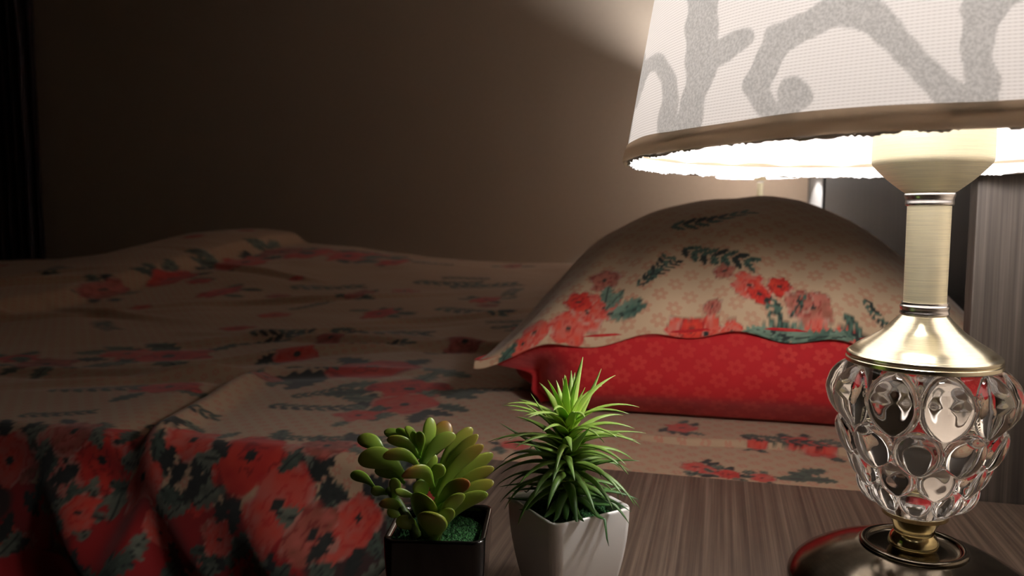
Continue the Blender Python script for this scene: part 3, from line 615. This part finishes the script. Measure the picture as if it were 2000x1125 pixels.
# spiky plant in the white pot
HP = .053; wc = (-.0765, .3935); WR = math.radians(45)
sp = thing('potted_succulent', 'spiky narrow-leaved green artificial plant in the white square pot', 'potted plant', (wc[0], wc[1], T))
pot(sp, wc[0], wc[1], .0250, HP, WR, WPOT); moss(sp, wc[0], wc[1], .0250, HP, WR, MOSS, 3)
s0 = Vector((wc[0] - .001, wc[1] - .002, T + HP - .006)); s1 = Vector((wc[0] + .0, wc[1] - .003, T + HP + .0455))
tube('stem', [s0.lerp(s1, k / 8) for k in range(9)], [.0022 - .0001 * k for k in range(9)], STEM, sp)
lm = LeafMesh(); random.seed(11); NL = 118
LIME, GRN, DGR, PALE = srgb(176, 206, 84)[:3], srgb(92, 138, 60)[:3], srgb(44, 84, 50)[:3], srgb(128, 160, 104)[:3]
for i in range(NL):
    f = (i + .5) / NL; az = i * 2.39996 + random.uniform(-.25, .25); hgt = .10 + .90 * f ** .92
    b = s0.lerp(s1, hgt); Ln = random.uniform(.036, .047) * (1 - .10 * f ** 3) * (0.93 if f < .15 else 1)
    e0 = math.radians(18 + 40 * f ** 1.3 + random.uniform(-10, 12)); e1 = math.radians(-84 + 92 * f ** .9 + random.uniform(-16, 16))
    if random.random() < .12: e1 += math.radians(60)
    if f > .93: e0 = math.radians(random.uniform(62, 86)); e1 = e0 - math.radians(random.uniform(0, 16)); Ln *= .66
    pts = [b.copy()]; n_ = 12; twist = random.uniform(-.25, .25)
    for k in range(n_):
        q = k / (n_ - 1); e = e0 + (e1 - e0) * q ** .9; a = az + twist * q
        pts.append(pts[-1] + Vector((math.cos(a) * math.cos(e), math.sin(a) * math.cos(e), math.sin(e))) * Ln / n_)
    for q_ in pts:
        if math.hypot(q_.x - wc[0], q_.y - wc[1]) < .034: q_.z = max(q_.z, T + HP + .0012)
    W_ = random.uniform(.0030, .0039); wd = [W_ * (.55 + .45 * min(1, q_ / .25)) * max(.03, (1 - q_) ** .72) if q_ < 1 else W_ * .04 for q_ in [k / n_ for k in range(n_ + 1)]]
    inner = lerp(GRN, LIME, min(1, f * 1.15)); tipc = lerp(DGR, lerp(PALE, LIME, .5), f ** 2)
    lm.blade(pts, wd, Vector((-math.sin(az), math.cos(az), 0)), .22, [lerp(inner, tipc, k / n_) for k in range(n_ + 1)], 8, .35)
lm.build('foliage', LEAF1, sp)

# fleshy plant in the black pot
bc = (-.1325, .349); BR = math.radians(12)
fp = thing('potted_succulent', 'fleshy round-leaved green artificial plant with reddish tips in the black square pot', 'potted plant', (bc[0], bc[1], T))
pot(fp, bc[0], bc[1], 0.0243, HP, BR, BPOT, .80); moss(fp, bc[0], bc[1], 0.0243, HP, BR, MOSS, 9)
G1, G2, RB, YG = srgb(126, 158, 56)[:3], srgb(84, 124, 44)[:3], srgb(140, 74, 34)[:3], srgb(154, 160, 60)[:3]
D0 = .370
def cpt(x, y, d=0.): return Vector(at(680 + x / 3.88, 800 + y / 3.88, D0 + d))
stems = [[(600, 1010, .002), (560, 850, .004), (545, 650, .004), (540, 420, .0)], [(660, 1010, .0), (690, 880, .0), (700, 760, .004), (680, 640, .006)], [(520, 960, .0), (450, 820, -.002), (380, 700, .0), (300, 600, .004)]]
for st in stems:
    tube('stem', [cpt(*q) for q in st], [.0024, .0022, .002, .0016], STEM, fp)
# base x,y,depth  tip x,y,depth  width  reddish(0..1)  bend
LV = [(545, 400, .000, 622, 58, .004, 92, .05, .2), (560, 420, .004, 752, 88, .012, 135, .75, .2), (565, 430, -.002, 815, 195, .003, 100, .15, -.25), (290, 355, .002, 68, 225, .004, 100, .15, .3), (300, 350, .0, 250, 330, .0, 40, 0, 0),
      (540, 370, -.002, 292, 225, -.008, 92, .35, .25), (525, 330, .0, 436, 126, .004, 62, 0, .2), (520, 330, -.003, 488, 165, -.004, 56, 0, .1), (500, 320, .004, 362, 150, .008, 60, 0, .2), (470, 300, .006, 272, 165, .01, 76, .05, .2),
      (545, 350, -.004, 545, 165, -.006, 70, .05, 0), (550, 455, -.004, 262, 360, -.010, 88, .55, .45), (430, 520, .0, 75, 395, -.002, 140, .2, .5), (200, 590, .01, 15, 495, .014, 74, .0, .2), (340, 690, -.002, 335, 520, -.006, 74, .05, .3),
      (520, 660, -.002, 355, 612, -.006, 52, 0, -.2), (640, 590, -.004, 405, 505, -.016, 118, .9, .6), (560, 860, -.002, 570, 640, -.012, 245, .12, .1), (640, 1000, -.004, 618, 780, -.016, 235, .25, .1),
      (430, 790, .0, 232, 715, -.006, 92, .8, .3), (540, 940, .0, 360, 850, -.006, 90, .1, .3), (620, 620, .004, 840, 300, .012, 80, .0, .1), (640, 640, .002, 940, 138, .010, 112, .35, -.1), (650, 660, .0, 985, 190, .006, 84, .45, -.1),
      (660, 700, .0, 1025, 270, .004, 104, .6, -.15), (680, 760, .0, 1098, 335, .008, 108, .2, -.1), (690, 840, -.002, 1105, 440, .002, 92, .45, -.2), (700, 900, -.004, 1105, 548, -.002, 96, .4, -.25), (680, 960, -.006, 1060, 640, -.006, 92, .1, -.3),
      (660, 740, -.004, 925, 560, -.010, 100, .95, -.2), (600, 560, -.002, 720, 420, -.004, 92, 0, .1), (590, 520, .002, 640, 330, .004, 86, 0, .1), (600, 640, -.004, 500, 560, -.008, 100, .1, 0), (430, 560, .006, 200, 470, .008, 100, 0, .2), (300, 640, .006, 170, 620, .004, 74, .1, .1),
      (690, 900, -.008, 880, 640, -.010, 104, .1, -.2), (660, 960, -.008, 800, 760, -.012, 96, .1, -.2), (420, 760, .008, 300, 800, .004, 90, .1, .1)]
lm = LeafMesh()
for bx, by, bd, tx, ty, td, w, red, bend in LV:
    b, e = cpt(bx, by, bd), cpt(tx, ty, td); d = e - b; L_ = d.length; side = d.cross(Vector(FW)).normalized(); nrm = side.cross(d).normalized(); n_ = 16
    W_ = w * (1.2 if w < 200 else 1.) / 3.88 / 2 / F * D0; tilt = random.uniform(-.5, .5); sv = (side * math.cos(tilt) + nrm * math.sin(tilt)); asp = 2 * W_ / L_
    pts = []; wd = []; cl_ = []; g = lerp(G1, G2, random.random()); 
    for k in range(n_ + 1):
        q = k / n_; q = 1 - (1 - q) ** 1.4
        pts.append(b + d * q + side * (bend * L_ * .35 * math.sin(q * math.pi) * (-1)) + Vector((0, 0, 1)) * (.06 * L_ * math.sin(q * math.pi)))
        if asp > .8: ww = math.sqrt(max(0, 1 - ((q - .52) / .485) ** 2))
        else: ww = (.30 + .70 * sstep(.0, .62, q)) * (math.sqrt(max(0.0, 1 - ((q - .66) / .342) ** 2)) if q > .66 else 1)
        wd.append(max(W_ * float(ww), W_ * .03)); rr_ = red * float(sstep(.45, 1.0, q)); cl_.append(lerp(lerp(g, YG, .4 * q), RB, rr_))
    lm.blade(pts, wd, sv, .30 if asp < .8 else .16, cl_, 14)
lm.build('foliage', LEAF2, fp)
